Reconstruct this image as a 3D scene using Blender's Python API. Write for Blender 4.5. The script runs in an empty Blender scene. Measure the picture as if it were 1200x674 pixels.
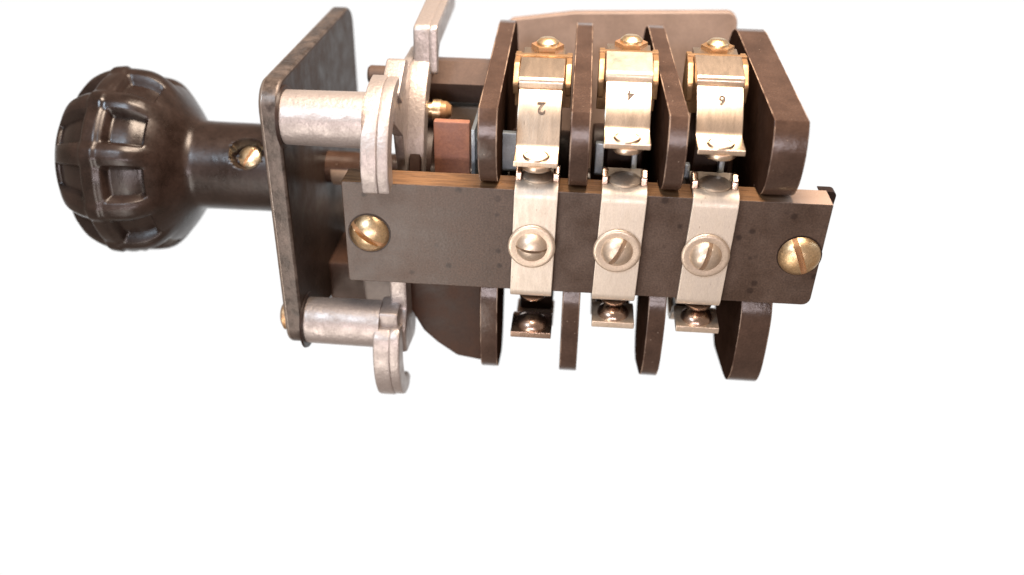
import bpy, bmesh, math, random
from mathutils import Vector, Matrix, noise
random.seed(4)
S = 0.02                      # one drawing unit is 2 cm
scn = bpy.context.scene
C = scn.collection

# ------------------------------------------------------------------ camera
PITCH, YAW, ROLL = .533, -.074, .017
CAM = Vector((2.793, -10.106, 6.002))
fw = Vector((math.sin(YAW)*math.cos(PITCH), math.cos(YAW)*math.cos(PITCH), -math.sin(PITCH)))
rt = Vector((math.cos(YAW), -math.sin(YAW), 0)); up = rt.cross(fw)
rt2 = rt*math.cos(ROLL) + up*math.sin(ROLL); up2 = -rt*math.sin(ROLL) + up*math.cos(ROLL)
cd = bpy.data.cameras.new('camera'); cam = bpy.data.objects.new('camera', cd); C.objects.link(cam)
m = Matrix((rt2, up2, -fw)).transposed().to_4x4(); m.translation = CAM*S
cam.matrix_world = m
cd.sensor_width = 36; cd.lens = 36*1116/1200
cd.clip_start = .005; cd.clip_end = 50
cd.dof.use_dof = True; cd.dof.focus_distance = 11.35*S; cd.dof.aperture_fstop = 7.5
scn.camera = cam

# ------------------------------------------------------------------ studio world: white backdrop, dim warm room behind the camera
w = bpy.data.worlds.new('World'); scn.world = w; w.use_nodes = True
nt = w.node_tree; N = nt.nodes; L = nt.links; N.clear()
out = N.new('ShaderNodeOutputWorld'); bg = N.new('ShaderNodeBackground'); L.new(bg.outputs[0], out.inputs[0])
tc = N.new('ShaderNodeTexCoord')
dt = N.new('ShaderNodeVectorMath'); dt.operation = 'DOT_PRODUCT'; dt.inputs[1].default_value = fw
L.new(tc.outputs['Generated'], dt.inputs[0])
rp = N.new('ShaderNodeValToRGB'); L.new(dt.outputs['Value'], rp.inputs[0])
e = rp.color_ramp.elements
e[0].position = .0; e[0].color = (.37, .285, .23, 1)
e[1].position = .765; e[1].color = (1.02, 1.02, 1.02, 1)
k = e.new(.67); k.color = (.34, .27, .22, 1)
L.new(rp.outputs[0], bg.inputs[0]); bg.inputs[1].default_value = 1

def area(name, loc, target, size, watts, col, sy=None):
    ld = bpy.data.lights.new(name, 'AREA'); ld.energy = watts; ld.color = col
    ld.shape = 'RECTANGLE'; ld.size = size*S; ld.size_y = (sy or size)*S
    o = bpy.data.objects.new(name, ld); C.objects.link(o)
    o.location = Vector(loc)*S
    d = (Vector(target)-Vector(loc)).normalized()
    o.rotation_euler = d.to_track_quat('-Z', 'Y').to_euler()
    return o
area('softbox_top', (3.5, .3, 14), (2.5, 1.5, 1), 9, 2.15, (1, .79, .62), 6)
area('window_light', (-4, -8, 10), (0, 1, 1), 2.4, .36, (.70, .85, 1), 3.4)
area('window_side', (12, 3, 6), (1, 1, 1), 3, .16, (.62, .80, 1), 4)
area('low_fill', (-2.5, -10.5, -4.5), (1, 0, .7), 5, .27, (1, .92, .84), 8)  # added lamp, low at front left, to brighten the left of the bar
area('front_window', (2, -15, 2.2), (3, 0, 1.5), 12, .40, (1, .86, .88), 1.7)

scn.view_settings.view_transform = 'Standard'; scn.view_settings.look = 'None'
scn.view_settings.exposure = 0; scn.view_settings.gamma = 1

# ------------------------------------------------------------------ materials
def mat(name, col, rough=.4, metal=0, col2=None, nscale=6, detail=6, bump=0, bscale=20, rvar=.12, stretch=(1, 1, 1), coat=0, ramp=(.35, .65), spec=.5, speck=None, fine=45, famp=.10):
    mm = bpy.data.materials.new(name); mm.use_nodes = True
    nt = mm.node_tree; N = nt.nodes; L = nt.links
    b = N['Principled BSDF']
    b.inputs['Base Color'].default_value = (*col, 1); b.inputs['Metallic'].default_value = metal
    b.inputs['Roughness'].default_value = rough; b.inputs['Coat Weight'].default_value = coat
    b.inputs['Specular IOR Level'].default_value = spec
    tc = N.new('ShaderNodeTexCoord'); mp = N.new('ShaderNodeMapping')
    mp.inputs['Scale'].default_value = [q/S for q in stretch]
    L.new(tc.outputs['Object'], mp.inputs[0])
    n = N.new('ShaderNodeTexNoise'); n.inputs['Scale'].default_value = nscale; n.inputs['Detail'].default_value = detail; n.inputs['Roughness'].default_value = .65
    L.new(mp.outputs[0], n.inputs['Vector'])
    rr = N.new('ShaderNodeMapRange'); rr.inputs[1].default_value = .3; rr.inputs[2].default_value = .7
    rr.inputs[3].default_value = rough-rvar; rr.inputs[4].default_value = rough+rvar
    L.new(n.outputs['Fac'], rr.inputs[0]); L.new(rr.outputs[0], b.inputs['Roughness'])
    last = None
    if col2:
        cr = N.new('ShaderNodeValToRGB'); ce = cr.color_ramp.elements
        ce[0].position = ramp[0]; ce[0].color = (*col, 1); ce[1].position = ramp[1]; ce[1].color = (*col2, 1)
        L.new(n.outputs['Fac'], cr.inputs[0]); last = cr.outputs[0]
    if speck:      # small marks: (colour, scale, size)
        v = N.new('ShaderNodeTexVoronoi'); v.inputs['Scale'].default_value = speck[1]
        L.new(mp.outputs[0], v.inputs['Vector'])
        lt = N.new('ShaderNodeMapRange'); lt.inputs[1].default_value = speck[2]; lt.inputs[2].default_value = speck[2]*.6
        L.new(v.outputs['Distance'], lt.inputs[0])
        n3 = N.new('ShaderNodeTexNoise'); n3.inputs['Scale'].default_value = speck[1]*.37; L.new(mp.outputs[0], n3.inputs['Vector'])
        gt = N.new('ShaderNodeMapRange'); gt.inputs[1].default_value = .46; gt.inputs[2].default_value = .54; L.new(n3.outputs['Fac'], gt.inputs[0])
        mu = N.new('ShaderNodeMath'); mu.operation = 'MULTIPLY'; L.new(lt.outputs[0], mu.inputs[0]); L.new(gt.outputs[0], mu.inputs[1])
        mx = N.new('ShaderNodeMix'); mx.data_type = 'RGBA'
        L.new(mu.outputs[0], mx.inputs[0])
        if last: L.new(last, mx.inputs[6])
        else: mx.inputs[6].default_value = (*col, 1)
        mx.inputs[7].default_value = (*speck[0], 1); last = mx.outputs[2]
    nf = N.new('ShaderNodeTexNoise'); nf.inputs['Scale'].default_value = fine; nf.inputs['Detail'].default_value = 3
    L.new(mp.outputs[0], nf.inputs['Vector'])
    fr = N.new('ShaderNodeMapRange'); fr.inputs[1].default_value = .32; fr.inputs[2].default_value = .68; fr.inputs[3].default_value = 1-famp; fr.inputs[4].default_value = 1+famp
    L.new(nf.outputs['Fac'], fr.inputs[0])
    vm = N.new('ShaderNodeVectorMath'); vm.operation = 'SCALE'; vm.inputs[0].default_value = col
    if last: L.new(last, vm.inputs[0])
    L.new(fr.outputs[0], vm.inputs['Scale']); last = vm.outputs[0]
    L.new(last, b.inputs['Base Color'])
    if bump:
        n2 = N.new('ShaderNodeTexNoise'); n2.inputs['Scale'].default_value = bscale; n2.inputs['Detail'].default_value = 5
        L.new(mp.outputs[0], n2.inputs['Vector'])
        bp = N.new('ShaderNodeBump'); bp.inputs['Strength'].default_value = bump; bp.inputs['Distance'].default_value = .02*S
        L.new(n2.outputs['Fac'], bp.inputs['Height']); L.new(bp.outputs[0], b.inputs['Normal'])
    return mm

BAKE = mat('bakelite_knob', (.014, .008, .006), .33, 0, (.028, .016, .012), 3, bump=.14, bscale=14, rvar=.10, famp=.2)
PLATEF = mat('dark_plate_face', (.020, .012, .009), .45, 0, (.036, .022, .016), 3, spec=.22)  # right face of the end plate, darker than its edges
PLATE = mat('patinated_steel', (.040, .029, .023), .38, .35, (.17, .135, .115), 4.5, 8, bump=.25, bscale=18, ramp=(.40, .72))
BARF = mat('phenolic_bar_face', (.056, .034, .024), .38, 0, (.086, .056, .041), 2.2, 7, bump=.10, bscale=30, speck=((.03, .017, .012), 5.0, .26), famp=.28)
BARE = mat('phenolic_bar_edge', (.21, .112, .050), .5, 0, (.12, .062, .028), 3.0, 4, stretch=(.9, 7, 7), ramp=(.42, .6), bump=.3, bscale=20)
BARR = mat('phenolic_barrier', (.050, .029, .021), .20, 0, (.078, .046, .033), 2.5, 8, bump=.10, bscale=16, rvar=.08, speck=((.24, .18, .14), 11, .10), famp=.16)
BARRF = mat('shaded_barrier_face', (.024, .013, .009), .7, 0, (.036, .020, .014), 4, spec=.0)  # darker matte copy for the plate sides, their shade put into the colour
BARRE = mat('barrier_cut_edge', (.085, .048, .034), .4, 0, (.36, .26, .19), 2.6, 9, ramp=(.44, .62))
BARRM = mat('brown_block', (.085, .043, .026), .5, 0, (.05, .025, .016), 3)
DARK = mat('dark_bakelite', (.016, .008, .006), .42, 0, (.030, .015, .010), 3, bump=.1, spec=.3)
NICK = mat('nickel_plate', (.74, .62, .50), .33, 1, (.66, .54, .43), 3, 6, bump=.05, bscale=8, stretch=(5, 1, .6), rvar=.05, speck=((.42, .32, .24), 6, .16), famp=.14)
STRIP = mat('dull_nickel_strip', (.76, .69, .60), .50, .65, (.66, .59, .50), 4, 8, bump=.10, bscale=26, stretch=(4, 1, 1), speck=((.45, .36, .28), 6, .12), famp=.08)
NICKM = mat('matte_nickel', (.70, .60, .49), .45, .85, (.62, .52, .42), 7, 7, bump=.10, bscale=40)
COPR = mat('bronze_contact', (.56, .43, .35), .27, 1, (.38, .27, .21), 4, 6, bump=.06)
BRASS = mat('brass', (.84, .66, .42), .36, 1, (.66, .46, .25), 5, 8, bump=.16, bscale=16, ramp=(.42, .70), famp=.18)
BRASSD = mat('tarnished_brass', (.52, .33, .18), .50, .9, (.34, .21, .11), 5, 6, bump=.1)
CAST = mat('cast_aluminium', (.43, .385, .365), .44, .6, (.36, .32, .30), 6, 9, bump=.30, bscale=22, ramp=(.38, .66))
STEEL = mat('blue_steel', (.50, .60, .66), .42, .8, (.36, .42, .47), 4)
COVER = mat('rear_cover', (.20, .145, .118), .5, 0, (.26, .19, .155), 2)
ROD = mat('rod_brown', (.085, .056, .043), .5, 0, (.12, .08, .062), 3, spec=.2)
FIBRE = mat('red_fibre', (.25, .115, .082), .5, 0, (.36, .16, .095), 2.2, 6, bump=.2, ramp=(.40, .62))
CREAM = mat('cream_spacer', (.36, .27, .205), .5, .2, (.30, .22, .16), 4)
SLOT = mat('tan_screw_slot', (.22, .145, .09), .6, .2)  # tan floors of the contact screw slots
RIM_HI = mat('highlight_steel_rim', (.55, .50, .46), .35, .9, (.3, .24, .2), 6)  # left bevel of the end plate, edge highlight put into the colour
SLOTB = mat('brass_slot', (.36, .20, .10), .6, .4)
RED = mat('red_lacquer', (.42, .20, .10), .35, .3, (.30, .20, .09), 5)
INK = mat('stamped_ink', (.06, .042, .032), .6, .2, (.42, .34, .27), 14, 4, ramp=(.55, .74))

# ------------------------------------------------------------------ mesh helpers
def obj(name, bm, material, parent=None, angle=35, label=None, mats=None):
    bmesh.ops.recalc_face_normals(bm, faces=bm.faces)
    me = bpy.data.meshes.new(name); bm.to_mesh(me); bm.free()
    me.transform(Matrix.Scale(S, 4))
    me.materials.append(material)
    for x in (mats or []): me.materials.append(x)
    for p in me.polygons: p.use_smooth = True
    me.set_sharp_from_angle(angle=math.radians(angle))
    o = bpy.data.objects.new(name, me); C.objects.link(o)
    wn = o.modifiers.new('weighted', 'WEIGHTED_NORMAL'); wn.mode = 'FACE_AREA'; wn.weight = 50; wn.keep_sharp = True
    if parent: o.parent = parent
    if label: o['label'] = label
    return o

def rpoly(pts, seg=5):
    """points (a, b, r): corner rounded by radius r"""
    n = len(pts); res = []
    for i, p in enumerate(pts):
        a, b, r = (p + (0,))[:3] if len(p) == 2 else p
        P = Vector((a, b)); A = Vector(pts[i-1][:2]); B = Vector(pts[(i+1) % n][:2])
        if r <= 0: res.append((a, b)); continue
        da = (A-P); db = (B-P); la, lb = da.length, db.length; da.normalize(); db.normalize()
        ang = da.angle(db); t = min(r/math.tan(ang/2), la*.49, lb*.49); rr = t*math.tan(ang/2)
        c = P + (da+db).normalized()*(rr/math.sin(ang/2))
        p0 = P+da*t; p1 = P+db*t
        a0 = math.atan2(*(p0-c).yx); a1 = math.atan2(*(p1-c).yx)
        d = (a1-a0+math.pi) % (2*math.pi)-math.pi
        for k in range(seg+1):
            q = a0+d*k/seg; res.append((c.x+rr*math.cos(q), c.y+rr*math.sin(q)))
    return res

def prism(bm, axis, outline, a0, a1, bev=0, seg=2, mi=0):
    """extrude a 2D outline along axis (0: outline is y,z; 1: x,z; 2: x,y)"""
    t = bmesh.new()
    def P(u, v, a): return {0: (a, u, v), 1: (u, a, v), 2: (u, v, a)}[axis]
    lo = [t.verts.new(P(u, v, a0)) for u, v in outline]
    hi = [t.verts.new(P(u, v, a1)) for u, v in outline]
    n = len(outline)
    t.faces.new(lo); t.faces.new(hi[::-1])
    for i in range(n): t.faces.new((lo[i], hi[i], hi[(i+1) % n], lo[(i+1) % n]))
    bmesh.ops.recalc_face_normals(t, faces=t.faces)
    if bev:
        ed = [e for e in t.edges if len(e.link_faces) == 2 and e.calc_face_angle(0) > math.radians(40)]
        bmesh.ops.bevel(t, geom=ed, offset=bev, segments=seg, profile=.5, affect='EDGES', clamp_overlap=True)
    join(bm, t, mi); return bm

def join(bm, t, mi=0, mtx=None):
    me = bpy.data.meshes.new('tmp')
    if mtx: t.transform(mtx)
    for f in t.faces: f.material_index = mi
    t.to_mesh(me); t.free(); bm.from_mesh(me); bpy.data.meshes.remove(me)

def box(bm, x0, x1, y0, y1, z0, z1, bev=.02, seg=2, mi=0):
    return prism(bm, 0, [(y0, z0), (y1, z0), (y1, z1), (y0, z1)], x0, x1, bev, seg, mi)

def lathe(bm, prof, axis, centre, seg=48, mi=0, fn=None):
    """prof: (along, radius); axis 'x','y','z' or a Vector; centre = origin"""
    t = bmesh.new(); rings = []
    for a, r in prof:
        if r <= 1e-6: rings.append([t.verts.new((0, 0, a))]); continue
        rings.append([t.verts.new((r*math.cos(2*math.pi*k/seg), r*math.sin(2*math.pi*k/seg), a)) for k in range(seg)])
    for A, B in zip(rings, rings[1:]):
        for k in range(seg):
            j = (k+1) % seg
            if len(A) == 1 and len(B) == 1: continue
            if len(A) == 1: t.faces.new((A[0], B[k], B[j]))
            elif len(B) == 1: t.faces.new((A[k], A[j], B[0]))
            else: t.faces.new((A[k], A[j], B[j], B[k]))
    for R in (rings[0], rings[-1]):
        if len(R) > 1: t.faces.new(R)
    ax = {'x': Vector((1, 0, 0)), 'y': Vector((0, 1, 0)), 'z': Vector((0, 0, 1))}.get(axis, axis) if isinstance(axis, str) else axis
    q = Vector((0, 0, 1)).rotation_difference(ax.normalized()).to_matrix().to_4x4()
    q.translation = Vector(centre)
    join(bm, t, mi, q); return bm

def ribbon(bm, path, x0, x1, th, bev=.012, mi=0, x0b=None, x1b=None):
    """sheet strip: centre line path in (y,z), thickness th, between x0 and x1"""
    pts = [Vector(p) for p in path]; L_ = []; R_ = []
    for i, p in enumerate(pts):
        a = pts[max(i-1, 0)]; b = pts[min(i+1, len(pts)-1)]
        d = (b-a).normalized(); nrm = Vector((-d.y, d.x))
        L_.append(p+nrm*th/2); R_.append(p-nrm*th/2)
    return prism(bm, 0, [tuple(v) for v in L_+R_[::-1]], x0, x1, bev, 2, mi)

def smooth_path(pts, n=6):
    P = [Vector(p) for p in pts]; P = [P[0]*2-P[1]]+P+[P[-1]*2-P[-2]]; out_ = []
    for i in range(1, len(P)-2):
        for k in range(n):
            t = k/n; a, b, c, d = P[i-1:i+3]
            out_.append(.5*((2*b)+(c-a)*t+(2*a-5*b+4*c-d)*t*t+(3*b-a-3*c+d)*t**3))
    out_.append(P[-2]); return [tuple(v) for v in out_]

def screw_head(name, parent, centre, r, h, slot_deg, material, slotm, slotw=.13, label=None):
    """domed slotted head facing -y, real slot cut as a trench of geometry"""
    bm = bmesh.new(); t = bmesh.new()
    n = 44; half = .085*r/.25*1.0; depth = h*.55
    # polar-free grid so the slot can be pressed in
    g = {}
    R = 30
    ca, sa = math.cos(math.radians(slot_deg)), math.sin(math.radians(slot_deg))
    us = sorted(set([round(-1+2*i/R, 4) for i in range(R+1)]))
    hw = slotw
    vs = [-1+2*i/R for i in range(R+1)]
    vs = sorted([v for v in vs if abs(abs(v)-hw) > .035 and abs(v) > 1e-9] + [-hw-.012, -hw+.012, hw-.012, hw+.012, 0])
    rows = []
    for v in vs:
        row = []
        wmax = math.sqrt(max(0, 1-v*v))
        for u0 in us:
            u = u0*wmax
            rr = math.sqrt(u*u+v*v)
            z = h*(math.sqrt(max(0, 1-(rr*.93)**2))-.367)/.633
            if abs(v) < hw and rr < .995: z = min(z, h*.52)
            x_ = (u*ca - v*sa)*r; y_ = (u*sa + v*ca)*r
            row.append(t.verts.new((x_, -z, y_)))
        rows.append(row)
    for A, B in zip(rows, rows[1:]):
        for i in range(R): 
            try: f = t.faces.new((A[i], A[i+1], B[i+1], B[i]))
            except ValueError: pass
    bmesh.ops.remove_doubles(t, verts=t.verts, dist=1e-5)
    for f in t.faces:
        c = f.calc_center_median(); v = (-c.x*sa + c.z*ca)/r
        f.material_index = 1 if abs(v) < hw-.005 else 0
    me = bpy.data.meshes.new('tmp'); t.to_mesh(me); t.free(); bm.from_mesh(me); bpy.data.meshes.remove(me)
    lathe(bm, [(-.0, r*.99), (.05, r*.99), (.05, 0)], 'y', (0, 0, 0), 40)
    bm.transform(Matrix.Translation(centre))
    return obj(name, bm, material, parent, 50, label, [slotm])

# ------------------------------------------------------------------ the switch
root = bpy.data.objects.new('rotary_switch', None); C.objects.link(root)
root.empty_display_size = .01
root['label'] = 'old three-pole rotary cam switch with fluted brown bakelite knob, cast bracket and nickel contacts'
root['category'] = 'rotary switch'
AY, AZ = 1.74, .70

# knob: turned body with two rows of pressed recesses round a middle rib
prof = [(-4.04, 0), (-4.04, .35), (-4.03, .60), (-3.99, .78), (-3.90, .94), (-3.80, 1.04), (-3.70, 1.11), (-3.58, 1.175), (-3.45, 1.215), (-3.3, 1.23), (-3.15, 1.225),
        (-3.0, 1.20), (-2.88, 1.145), (-2.76, 1.06), (-2.65, .95), (-2.56, .83), (-2.48, .71), (-2.43, .635), (-2.37, .605), (-2.2, .60), (-1.2, .595), (-.80, .59)]
def prof_r(x):
    for (a, r), (b, q) in zip(prof, prof[1:]):
        if a <= x <= b and b > a:
            t = (x-a)/(b-a); return r+(q-r)*t
    return prof[-1][1]
def sstep(a, b, x):
    t = min(1, max(0, (x-a)/(b-a))); return t*t*(3-2*t)
SCR = Vector((-1.60, -.47, .42)); SCR_ANG = math.atan2(.42, .47)
bm = bmesh.new(); t = bmesh.new(); NA = 320; xs = []
x = -4.04
while x < -2.3: xs.append(x); x += .022
while x < -.8: xs.append(x); x += .03
rings = []
for x in xs:
    base = prof_r(x); ring = []
    # average for smoothness
    base = (prof_r(max(-4.035, x-.05))+2*prof_r(max(-4.03, x))+prof_r(x+.05))/4 if x > -3.95 else prof_r(max(-4.03, x))
    for k in range(NA):
        th = 2*math.pi*k/NA
        r = base
        # lobed rim
        ph = (th-math.radians(9))*10/(2*math.pi); u = abs((ph+.5) % 1-.5)*2          # 0 at recess centre, 1 between
        rim = sstep(-4.0, -3.7, x)*(1-sstep(-2.9, -2.6, x))
        in_a = 1-sstep(.52, .62, u)
        la = sstep(-3.97, -3.91, x)*(1-sstep(-3.53, -3.48, x))
        lb = sstep(-3.24, -3.19, x)*(1-sstep(-2.84, -2.76, x))
        r -= .125*in_a*max(la, lb)
        r += .048*rim*sstep(.55, .9, u)
        r += .03*sstep(-3.5, -3.44, x)*(1-sstep(-3.32, -3.26, x))*1.0
        # counterbore of the set screw
        dx = x-SCR.x; da = ((th-SCR_ANG+math.pi) % (2*math.pi)-math.pi)*.6
        d = math.hypot(dx, da)
        r -= .20*(1-sstep(.20, .225, d))
        ring.append(t.verts.new((x if x > -3 else -3+(x+3)*1.11, AY-r*math.cos(th), AZ+r*math.sin(th))))
    rings.append(ring)
for A, B in zip(rings, rings[1:]):
    for k in range(NA): t.faces.new((A[k], A[(k+1) % NA], B[(k+1) % NA], B[k]))
t.faces.new(rings[0]); t.faces.new(rings[-1][::-1])
join(bm, t)
knob = obj('knob', bm, BAKE, root, 60, 'round fluted brown bakelite knob on a thick stem')
# set screw
sc = screw_head('set_screw', knob, (0, 0, 0), .155, .05, 62, BRASS, SLOTB)
d = Vector((0, -math.cos(SCR_ANG), math.sin(SCR_ANG)))
q = Vector((0, -1, 0)).rotation_difference(d).to_matrix().to_4x4(); q.translation = (Vector((SCR.x, AY, AZ)) + d*.43)*S
sc.data.transform(q)

# end plate
bm = bmesh.new()
prism(bm, 0, rpoly([(-.08, -1.06, .32), (3.70, -1.06, .32), (3.70, 2.50, .32), (-.08, 2.50, .32)], 7), -.87, -.63, .045, 3)
bmesh.ops.recalc_face_normals(bm, faces=bm.faces)
for f in bm.faces:
    if f.normal.x > .8: f.material_index = 1
    elif -.95 < f.normal.x < -.25: f.material_index = 2
plate = obj('end_plate', bm, PLATE, root, 40, 'square dark steel plate with rounded corners', [PLATEF, RIM_HI])
bm = bmesh.new()
lathe(bm, [(-.10, 0), (-.10, .14), (-.06, .2), (.02, .2), (.02, 0)], 'x', (-.89, .25, -.72), 24)
obj('rivet_head', bm, BRASSD, plate)

# spacers cast between plate and bracket
def spacer(y, z, r0, r1, x0, x1):
    bm = bmesh.new()
    lathe(bm, [(x0, 0), (x0, r0), (x1, r1), (x1, 0)], 'x', (0, y, z), 48)
    return bm
# cast bracket
bm = bmesh.new()
Y0 = .10
arm_o = smooth_path([(-.27, 1.33), (-.31, 1.62), (-.22, 1.95), (0, 2.25), (.30, 2.42), (.62, 2.46)], 5)
arm_i = smooth_path([(.62, 2.20), (.40, 2.14), (.20, 2.0), (.06, 1.78), (.02, 1.55), (.03, 1.33)], 5)
prism(bm, 0, arm_o+arm_i, .315, .50, .02)
arm_o2 = [(y+.02+.0*z, z-.01) for y, z in arm_o]; arm_i2 = [(y-.06, z+.03) for y, z in arm_i]
arm_o3 = [(y+.016, z-.012) for y, z in arm_o]
prism(bm, 0, arm_o3+arm_i2, .49, .635, .03)
# web behind the rim and hub ring round the shaft
web = rpoly([(.25, 2.0, .1), (.40, 2.25, .1), (1.0, 2.34, .2), (1.55, 2.36, .15), (2.1, 2.36, .3), (3.3, 2.2, .3), (3.6, 1.2, .3), (3.5, -.6, .4), (2.6, -.9, .4), (1.2, -.45, .2), (.75, -.2, .2), (.85, 1.3, .3), (.55, 1.65, .2)], 5)
prism(bm, 0, web, .50, .62, .03)
prism(bm, 0, rpoly([(.40, 2.28, .05), (.95, 2.56, .1), (1.15, 2.45, .1), (.62, 2.10, .05)], 4), .42, .66, .03)
# raised hub ring
ring_o = [(2.05+1.12*math.cos(q), AZ+.35+1.38*math.sin(q)) for q in [math.radians(a) for a in range(70, 278, 8)]]
ring_i = [(2.05+.86*math.cos(q), AZ+.35+1.12*math.sin(q)) for q in [math.radians(a) for a in range(274, 66, -8)]]
prism(bm, 0, ring_o+ring_i, .58, .84, .05)
# tall rear arm
tall = rpoly([(1.60, 2.15, .05), (1.66, 2.76, .10), (4.0, 2.97, .05), (4.0, 2.40, .1), (2.4, 2.28, .15), (2.2, 2.0, .1)], 5)
prism(bm, 0, tall, .62, .84, .04)
prism(bm, 0, rpoly([(1.60, 2.15, .05), (1.66, 2.76, .10), (4.0, 2.97, .05), (4.0, 2.84, .05), (1.95, 2.66, .08), (1.76, 2.55, .08), (1.72, 2.15, .03)], 4), .82, .93, .03)
prism(bm, 0, rpoly([(1.0, -.2, .1), (2.3, -.2, .1), (2.3, -1.25, .2), (1.2, -1.1, .2)], 4), -.12, .56, .06)
# lower arm: narrow web then hook
prism(bm, 0, rpoly([(.22, .25, .05), (.20, -.50, .1), (.02, -.72, .1), (.05, -1.1, .1), (.7, -1.2, .2), (.95, -.6, .3), (.95, .25, .1)], 5), .46, .68, .04)
hook_o = [(-.12, -.62), (-.24, -.74), (-.30, -1.0), (-.28, -1.3), (-.16, -1.58), (.04, -1.76), (.28, -1.80), (.40, -1.70)]
hook_i = [(.30, -1.56), (.12, -1.50), (.02, -1.3), (.0, -1.0), (.10, -.66)]
prism(bm, 0, smooth_path(hook_o, 4)+smooth_path(hook_i, 4), .30, .52, .03)
prism(bm, 0, [(y+.014, z+.01) for y, z in smooth_path(hook_o, 4)]+smooth_path(hook_i, 4), .50, .64, .03)
prism(bm, 0, rpoly([(-.05, -.66, .05), (-.05, -.45, .05), (.35, -.4, .05), (.5, -1.0, .1), (.15, -1.2, .1)], 4), .34, .60, .04)
bracket = obj('bracket', bm, CAST, root, 40, 'pale cast aluminium bracket with curved arms')
obj('spacer', spacer(.15, 2.06, .315, .325, -.64, .33), CAST, bracket)
obj('spacer', spacer(.15, -.72, .300, .31, -.64, .36), CAST, bracket)
obj('spacer', spacer(3.25, -.72, .30, .30, -.64, .52), CAST, bracket)
for yy, zz in ((.15, 2.06), (.15, -.72)):
    bm = bmesh.new(); lathe(bm, [(-.64, .2), (-.64, .37), (-.615, .36), (-.61, .3)], 'x', (0, yy, zz), 40)
    obj('collar', bm, DARK, bracket)  # dark ring standing in for the shaded gap at the spacer's end
bm = bmesh.new(); lathe(bm, [(-.05, 0), (-.05, .10), (-.02, .125), (.52, .125), (.52, 0)], 'x', (0, 1.98, 2.0), 24)
obj('peg', bm, ROD, bracket)
bm = bmesh.new()
lathe(bm, [(.60, 0), (.60, .10), (.92, .10), (.95, .08), (.95, 0)], 'x', (.13, 1.45, 1.74), 20)
lathe(bm, [(.76, 0), (.76, .14), (.86, .14), (.86, 0)], 'x', (.13, 1.45, 1.74), 20)
bolt = obj('bolt', bm, BRASS, bracket)
bm = bmesh.new(); lathe(bm, [(.86, 0), (.86, .125), (.93, .12), (.99, .07), (1.0, 0)], 'x', (.13, 1.45, 1.74), 20)
obj('lacquer_cap', bm, RED, bolt)

bm = bmesh.new(); box(bm, -.66, -.05, 1.3, 2.3, -1.20, -.5, .06)
obj('foot', bm, BARRM, bracket)
bm = bmesh.new(); lathe(bm, [(.64, 0), (.64, .92), (.66, .95), (.78, .95), (.80, .92), (.80, 0)], 'x', (0, AY, AZ+.1), 56)
lathe(bm, [(.79, .3), (.79, .8), (.90, .78), (.90, .3)], 'x', (0, AY, AZ+.1), 56)
obj('detent_disc', bm, DARK, bracket)
# shaft with hub between plate and bracket
bm = bmesh.new()
lathe(bm, [(-.7, 0), (-.7, .22), (.4, .22), (.4, 0)], 'x', (0, AY, AZ+.06), 40)
lathe(bm, [(-.2, 0), (-.2, .2), (5.4, .2), (5.4, 0)], 'x', (0, AY, AZ), 24)
shaft = obj('shaft', bm, BARR, root)
bm = bmesh.new(); lathe(bm, [(-.55, 0), (-.55, .225), (-.22, .225), (-.22, 0)], 'x', (0, AY, AZ+.04), 40)
obj('collar', bm, CREAM, shaft)
# cams on the shaft between the barriers
for i, (a, b) in enumerate(((1.9, 2.66), (2.94, 3.6), (3.95, 4.75))):
    bm = bmesh.new()
    cam_o = [(AY+(.72+.16*math.cos(3*q+i))*math.cos(q), AZ+(.72+.16*math.cos(3*q+i))*math.sin(q)) for q in [2*math.pi*k/60 for k in range(60)]]
    prism(bm, 0, cam_o, a, b, .03)
    obj('cam', bm, DARK, shaft)

# the bar's cut edge gets paler towards its right end, partly reflected light put into the colour
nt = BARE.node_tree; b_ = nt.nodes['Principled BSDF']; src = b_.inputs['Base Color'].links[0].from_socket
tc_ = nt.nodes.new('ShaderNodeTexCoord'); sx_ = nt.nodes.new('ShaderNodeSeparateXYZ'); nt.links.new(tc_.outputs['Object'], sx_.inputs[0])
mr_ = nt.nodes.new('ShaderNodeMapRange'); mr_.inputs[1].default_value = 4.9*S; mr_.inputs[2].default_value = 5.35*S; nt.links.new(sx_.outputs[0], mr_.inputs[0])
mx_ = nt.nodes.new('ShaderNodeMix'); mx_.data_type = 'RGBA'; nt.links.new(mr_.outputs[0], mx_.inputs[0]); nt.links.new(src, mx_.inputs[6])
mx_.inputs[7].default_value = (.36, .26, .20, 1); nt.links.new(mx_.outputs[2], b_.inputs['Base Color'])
# mounting bar
bm = bmesh.new(); t = bmesh.new()
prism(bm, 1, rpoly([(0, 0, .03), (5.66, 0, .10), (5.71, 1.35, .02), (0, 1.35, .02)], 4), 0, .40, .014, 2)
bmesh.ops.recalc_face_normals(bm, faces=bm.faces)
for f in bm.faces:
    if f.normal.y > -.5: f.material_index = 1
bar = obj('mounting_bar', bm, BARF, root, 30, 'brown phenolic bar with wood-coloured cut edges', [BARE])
for sx_, sz_ in ((.30, .68), (5.43, .675)):
    bm = bmesh.new(); lathe(bm, [(-.006, 0), (-.006, .262), (.02, .262), (.02, 0)], 'y', (sx_, 0, sz_), 40)
    obj('screw_dark_disc', bm, DARK, bar)  # thin dark disc behind each bar screw head
screw_head('screw', bar, (.30, -.01, .68), .245, .15, -36, BRASS, SLOTB)
screw_head('screw', bar, (5.43, -.01, .67), .25, .15, -68, BRASS, SLOTB)
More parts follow.
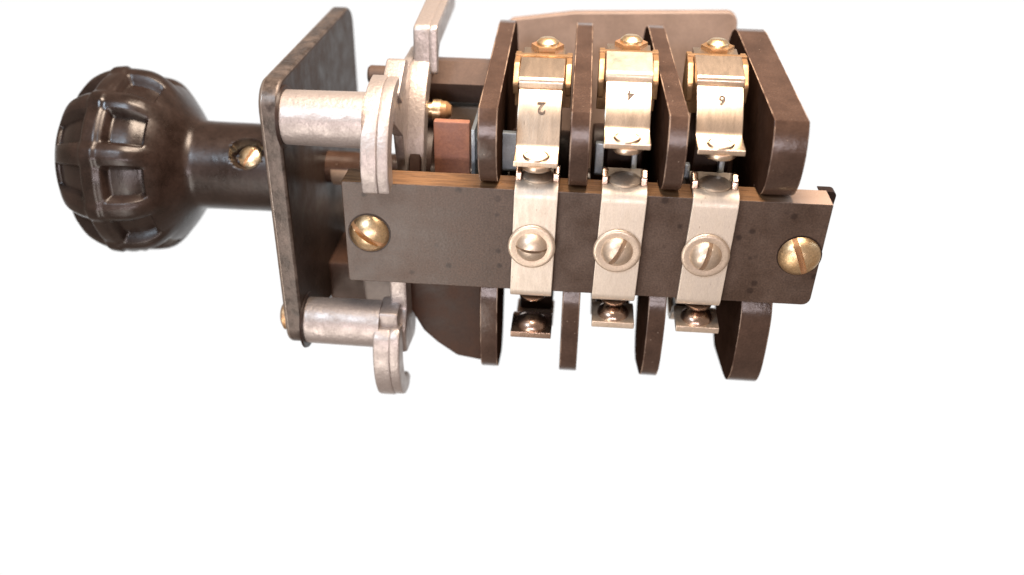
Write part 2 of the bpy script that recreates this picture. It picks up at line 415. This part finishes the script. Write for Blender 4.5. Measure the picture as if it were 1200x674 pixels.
# rear end strap, its dark tip showing past the bar
bm = bmesh.new(); prism(bm, 1, rpoly([(5.66, 1.30, .05), (5.60, 1.33, .02), (5.84, 1.33, .06), (5.80, .95, .1), (5.66, .9, .05)], 4), .41, .56, .03)
obj('end_block', bm, DARK, root)

# barriers
def barrier(x0, th, shift, zt=2.35, dz=0, dep=1.5):
    bm = bmesh.new()
    up_ = smooth_path([(.22, 1.365), (.06, 1.42), (-.09, 1.62), (-.16, 1.92), (-.12, 2.2), (-.05, zt)], 5)
    dn_ = smooth_path([(.50, -1.44), (.28, -1.37), (.12, -1.12), (.06, -.72), (.06, -.30), (.14, -.04)], 5)
    o = up_ + [(2.55, zt+.24), (2.75, zt+.23), (2.92, zt+.15), (3.05, zt), (3.3, 1.9), (3.3, 0), (3.2, -.2), (dep+.4, -.3), (dep+.2, -.45), (dep, -1.25), (dep-.1, -1.42), (dep-.25, -1.50)] + dn_ + [(.43, -.04), (.43, 1.365)]
    prism(bm, 0, o, 0, th, .016, 2)
    bmesh.ops.recalc_face_normals(bm, faces=bm.faces)
    for f in bm.faces:
        if abs(f.normal.x) > .9: f.material_index = 1
        elif abs(f.normal.x) > .3: f.material_index = 2
    sh = shift/3.0
    for v in bm.verts: v.co.x += x0 + sh*max(0, v.co.y)
    bmesh.ops.recalc_face_normals(bm, faces=bm.faces)
    return bm
for x0, th, sh in ((1.635, .225, -.02), (2.67, .225, -.02), (3.745, .225, -.17), (4.88, .385, -.14)):
    o = obj('insulating_plate', barrier(x0, th, sh, dep=1.5 if th > .3 else 1.05), BARR, root, 30, None, [BARRF, BARRE])
    if th > .3: o['label'] = 'thickest of the insulating plates at the end of the stack'

# rear cover
bm = bmesh.new()
prism(bm, 1, rpoly([(1.55, -.8, .1), (4.95, -.8, .1), (4.90, 2.58, .14), (2.6, 2.50, .3), (1.66, 2.38, .1)], 5), 3.32, 3.45, .02)
for v in bm.verts: v.co.y += (v.co.z-2.0)*.55 if v.co.z > 1.2 else -.44
obj('rear_cover', bm, COVER, root, 30, 'light brown cover sheet behind the plates')

# hexagonal support rod and blocks between bracket and first plate
bm = bmesh.new(); t = bmesh.new()
lathe(bm, [(.62, 0), (.62, .31), (1.66, .31), (1.66, 0)], 'x', (0, 0, 0), 6)
bm.transform(Matrix.Translation((0, 2.15, 1.92)) @ Matrix.Rotation(math.radians(22), 4, 'X'))
obj('support_rod', bm, ROD, root, 20, 'hexagonal dark brown rod behind the bracket')
bm = bmesh.new(); box(bm, .97, 1.42, .90, 1.02, .3, 1.80, .02)
obj('fibre_block', bm, FIBRE, root, 30, 'reddish brown fibre block')
bm = bmesh.new(); box(bm, .85, 1.64, 2.0, 2.5, .3, 1.60, .03)
obj('spacer_block', bm, CREAM, root, 30)
bm = bmesh.new(); box(bm, 1.45, 1.50, .8, 1.6, .3, 1.75, .01); box(bm, 1.5, 1.64, .9, 1.3, .9, 1.6, .01)
obj('metal_leaf', bm, STEEL, root, 30)
# housing below the bar, left of the first plate
bm = bmesh.new()
prism(bm, 1, rpoly([(.66, .3, 0), (.66, -.70, .1), (.82, -1.02, .1), (1.0, -1.20, .15), (1.27, -1.40, .15), (1.62, -1.46, 0), (1.62, .3, 0)], 4), .5, 1.4, .04)
obj('housing', bm, mat('red_brown_bakelite', (.032, .013, .007), .45, 0, (.060, .026, .014), 3, bump=.1, spec=.3), root, 30, 'dark rounded housing below the bar')

# contacts
def text_mesh(ch, size, parent, mtx, name='stamped_number'):
    cu = bpy.data.curves.new('glyph', 'FONT'); cu.body = ch; cu.size = size*S; cu.extrude = .004*S; cu.align_x = 'CENTER'; cu.align_y = 'CENTER'
    cu.offset = .006*S
    to = bpy.data.objects.new('glyph', cu); C.objects.link(to)
    dg = bpy.context.evaluated_depsgraph_get(); me = bpy.data.meshes.new_from_object(to.evaluated_get(dg))
    bpy.data.objects.remove(to)
    me.transform(mtx); me.materials.clear(); me.materials.append(INK)
    o = bpy.data.objects.new(name, me); C.objects.link(o); o.parent = parent
    return o

data = [  # centre x of strip, half width, slot angle, upper tab height, lower tab height, number
    (2.295, .255, -4, 1.72, -.60, '2'),
    (3.310, .262, 62, 1.99, -.38, '4'),
    (4.350, .264, 76, 1.97, -.38, '6')]
for i, (cx, hw, sa, tz, lz, num) in enumerate(data):
    # fixed contact clip
    bm = bmesh.new(); th = .055
    path = [(.62, 1.395), (.35, 1.395), (.12, 1.395)]
    for q in range(0, 91, 15):
        a = math.radians(90+q); path.append((.08+.13*math.cos(a), 1.265+.13*math.sin(a)))
    path += [(-.05, 1.1), (-.05, .6), (-.05, .2)]
    for q in range(0, 91, 15):
        a = math.radians(180+q); path.append((.06+.11*math.cos(a), .05+.11*math.sin(a)))
    path += [(.3, -.06), (.55, -.06)]
    ribbon(bm, path, cx-hw, cx+hw, th, .012)
    for v in bm.verts:     # the strip leans a little, as on the bar
        v.co.x += (v.co.z-.7)*(.022, .028, .040)[i]
    fc = obj('fixed_contact', bm, STRIP, root, 30)
    # ears
    for s in (-1, 1):
        bm = bmesh.new(); bx = cx+s*(hw-.035)+.015
        prism(bm, 0, rpoly([(.10, 1.42, 0), (.12, 1.52, .03), (.22, 1.58, .04), (.34, 1.54, .03), (.36, 1.42, 0)], 3), bx-.035, bx+.035, .012)
        obj('ear', bm, COPR, fc, 30)
    bm = bmesh.new(); lathe(bm, [(1.42, 0), (1.42, .19), (1.45, .20), (1.48, .165), (1.495, .08), (1.50, 0)], 'z', (cx+.02, .22, 0), 32)
    obj('contact_button', bm, NICKM, fc, 40)
    # washer and screw
    sx = cx-.02
    bm = bmesh.new(); lathe(bm, [(-.075, 0), (-.075, .255), (-.095, .285), (-.11, .275), (-.118, .25), (-.11, .225), (-.105, 0)], 'y', (sx, 0, .655), 48)
    wsh = obj('washer', bm, NICKM, fc, 50)
    screw_head('screw', fc, (sx, -.105, .655), .19, .125, sa, NICKM, SLOT, .08 if i == 0 else .14)
    # moving contact above
    k = tz-1.72
    bm = bmesh.new(); th = .07
    low = [(-.12, tz), (.10, tz+.015), (.22, tz+.03)]
    path = low+smooth_path([(.26, tz+.06), (.36, tz+.22), (.48, tz+.42-k*.25), (.62, 2.30+k*.55), (.80, 2.42+k*.5), (1.05, 2.50+k*.4), (1.5, 2.56+k*.3)], 5)
    ribbon(bm, path, cx-hw, cx+hw, th, .012)
    mc = obj('moving_contact', bm, NICK, root, 30)
    # dimple ring on the tab and button below it
    bm = bmesh.new(); lathe(bm, [(tz+.02, .0), (tz+.035, .10), (tz+.052, .125), (tz+.062, .14), (tz+.052, .155), (tz+.03, .165)], 'z', (cx, .04, 0), 32)
    obj('rivet', bm, NICK, mc, 60)
    bm = bmesh.new(); lathe(bm, [(tz-.03, 0), (tz-.03, .18), (tz-.07, .185), (tz-.10, .16), (tz-.125, .08), (tz-.13, 0)], 'z', (cx+.01, .03, 0), 32)
    obj('contact_button', bm, NICK, mc, 60)
    # folded clamp over the strip
    bm = bmesh.new(); fy = .62
    z0 = 2.40+k*.42
    prism(bm, 0, rpoly([(fy, z0-.04, .02), (fy-.02, z0+.08, .07), (fy+.52, z0+.20, .05), (fy+.52, z0+.02, .02)], 4), cx-hw-.01, cx+hw+.01, .014)
    obj('clamp', bm, NICKM if i == 1 else NICK, mc, 30)
    # brass yoke with two cheeks, nut and bolt behind
    bm = bmesh.new()
    for s in (-1, 1):
        x_ = cx+s*(hw+.055)
        prism(bm, 0, rpoly([(.84, 2.20, .04), (.80, 2.35+k*.3, .06), (1.0, 2.55+k*.3, .06), (1.35, 2.60+k*.3, .05), (1.4, 2.2, .05)], 3), x_-.035, x_+.035, .012)
    box(bm, cx-hw-.09, cx+hw+.09, 1.16, 1.24, 1.95, 2.60+k*.3, .012)
    obj('yoke', bm, BRASSD, mc, 30)
    bm = bmesh.new(); zb = 2.60+k*.25
    lathe(bm, [(zb-.1, 0), (zb-.1, .2), (zb+.05, .2), (zb+.05, 0)], 'z', (cx+.03, 1.46, 0), 6)
    nut = obj('nut', bm, RED if i < 2 else BRASSD, mc, 30)
    bm = bmesh.new()
    lathe(bm, [(zb+.04, 0), (zb+.04, .14), (zb+.08, .135), (zb+.12, .09), (zb+.125, 0)], 'z', (cx+.03, 1.46, 0), 24)
    obj('bolt', bm, BRASS, mc, 40)
    # stamped number, upside down on the strip
    p = [Vector((0, a, b)) for a, b in path]
    ya, za, yb, zb2 = .58, None, .76, None
    def zat(y):
        for a, b in zip(p, p[1:]):
            if a.y <= y <= b.y: return a.z+(b.z-a.z)*(y-a.y)/max(1e-6, b.y-a.y)
    # place just in front of the clamp
    yc = .50; dy = .05
    tv = Vector((0, 2*dy, zat(yc+dy)-zat(yc-dy))).normalized(); nv = Vector((1, 0, 0)).cross(tv)
    M3 = Matrix((Vector((-1, 0, 0)), -tv, nv)).transposed().to_4x4()
    M3.translation = (Vector((cx+.02, yc, zat(yc)))+nv*(th/2+.002))*S
    text_mesh(num, .20 if i == 0 else .16, mc, M3)
    # lower moving contact
    bm = bmesh.new()
    path = [(-.10, lz), (.22, lz+.01), (.30, lz+.01)]+smooth_path([(.38, lz-.01), (.52, lz-.1), (.68, lz-.3), (.9, lz-.38), (1.3, lz-.35)], 4)
    ribbon(bm, path, cx-hw, cx+hw, .085, .012)
    lc = obj('lower_contact', bm, COPR if i == 0 else NICKM, root, 30)
    bm = bmesh.new(); lathe(bm, [(lz+.03, 0), (lz+.03, .20), (lz+.07, .195), (lz+.12, .17), (lz+.16, .10), (lz+.17, 0)], 'z', (cx+.0, .12, 0), 32)
    obj('contact_button', bm, COPR, lc, 60)
    bm = bmesh.new(); lathe(bm, [(-.10, 0), (-.10, .17), (-.14, .16), (-.17, .1), (-.175, 0)], 'z', (cx, .12, 0), 32)
    obj('contact_button', bm, COPR, fc, 60)
    # dark carrier behind and steel leaves at its side
    bm = bmesh.new()
    box(bm, cx-.20, cx+.24, .75, 1.5, -.75, 1.95, .04)
    obj('carrier', bm, DARK, root, 30)
    bm = bmesh.new()
    box(bm, cx-(.50, .34, .30)[i], cx-.23, .62, .72, 1.30, (1.80, 1.72, 1.5)[i], .02)
    if i: box(bm, cx+.10, cx+.17, .60, .72, 1.2, 1.65, .02)
    obj('metal_leaf', bm, STEEL, root, 30)
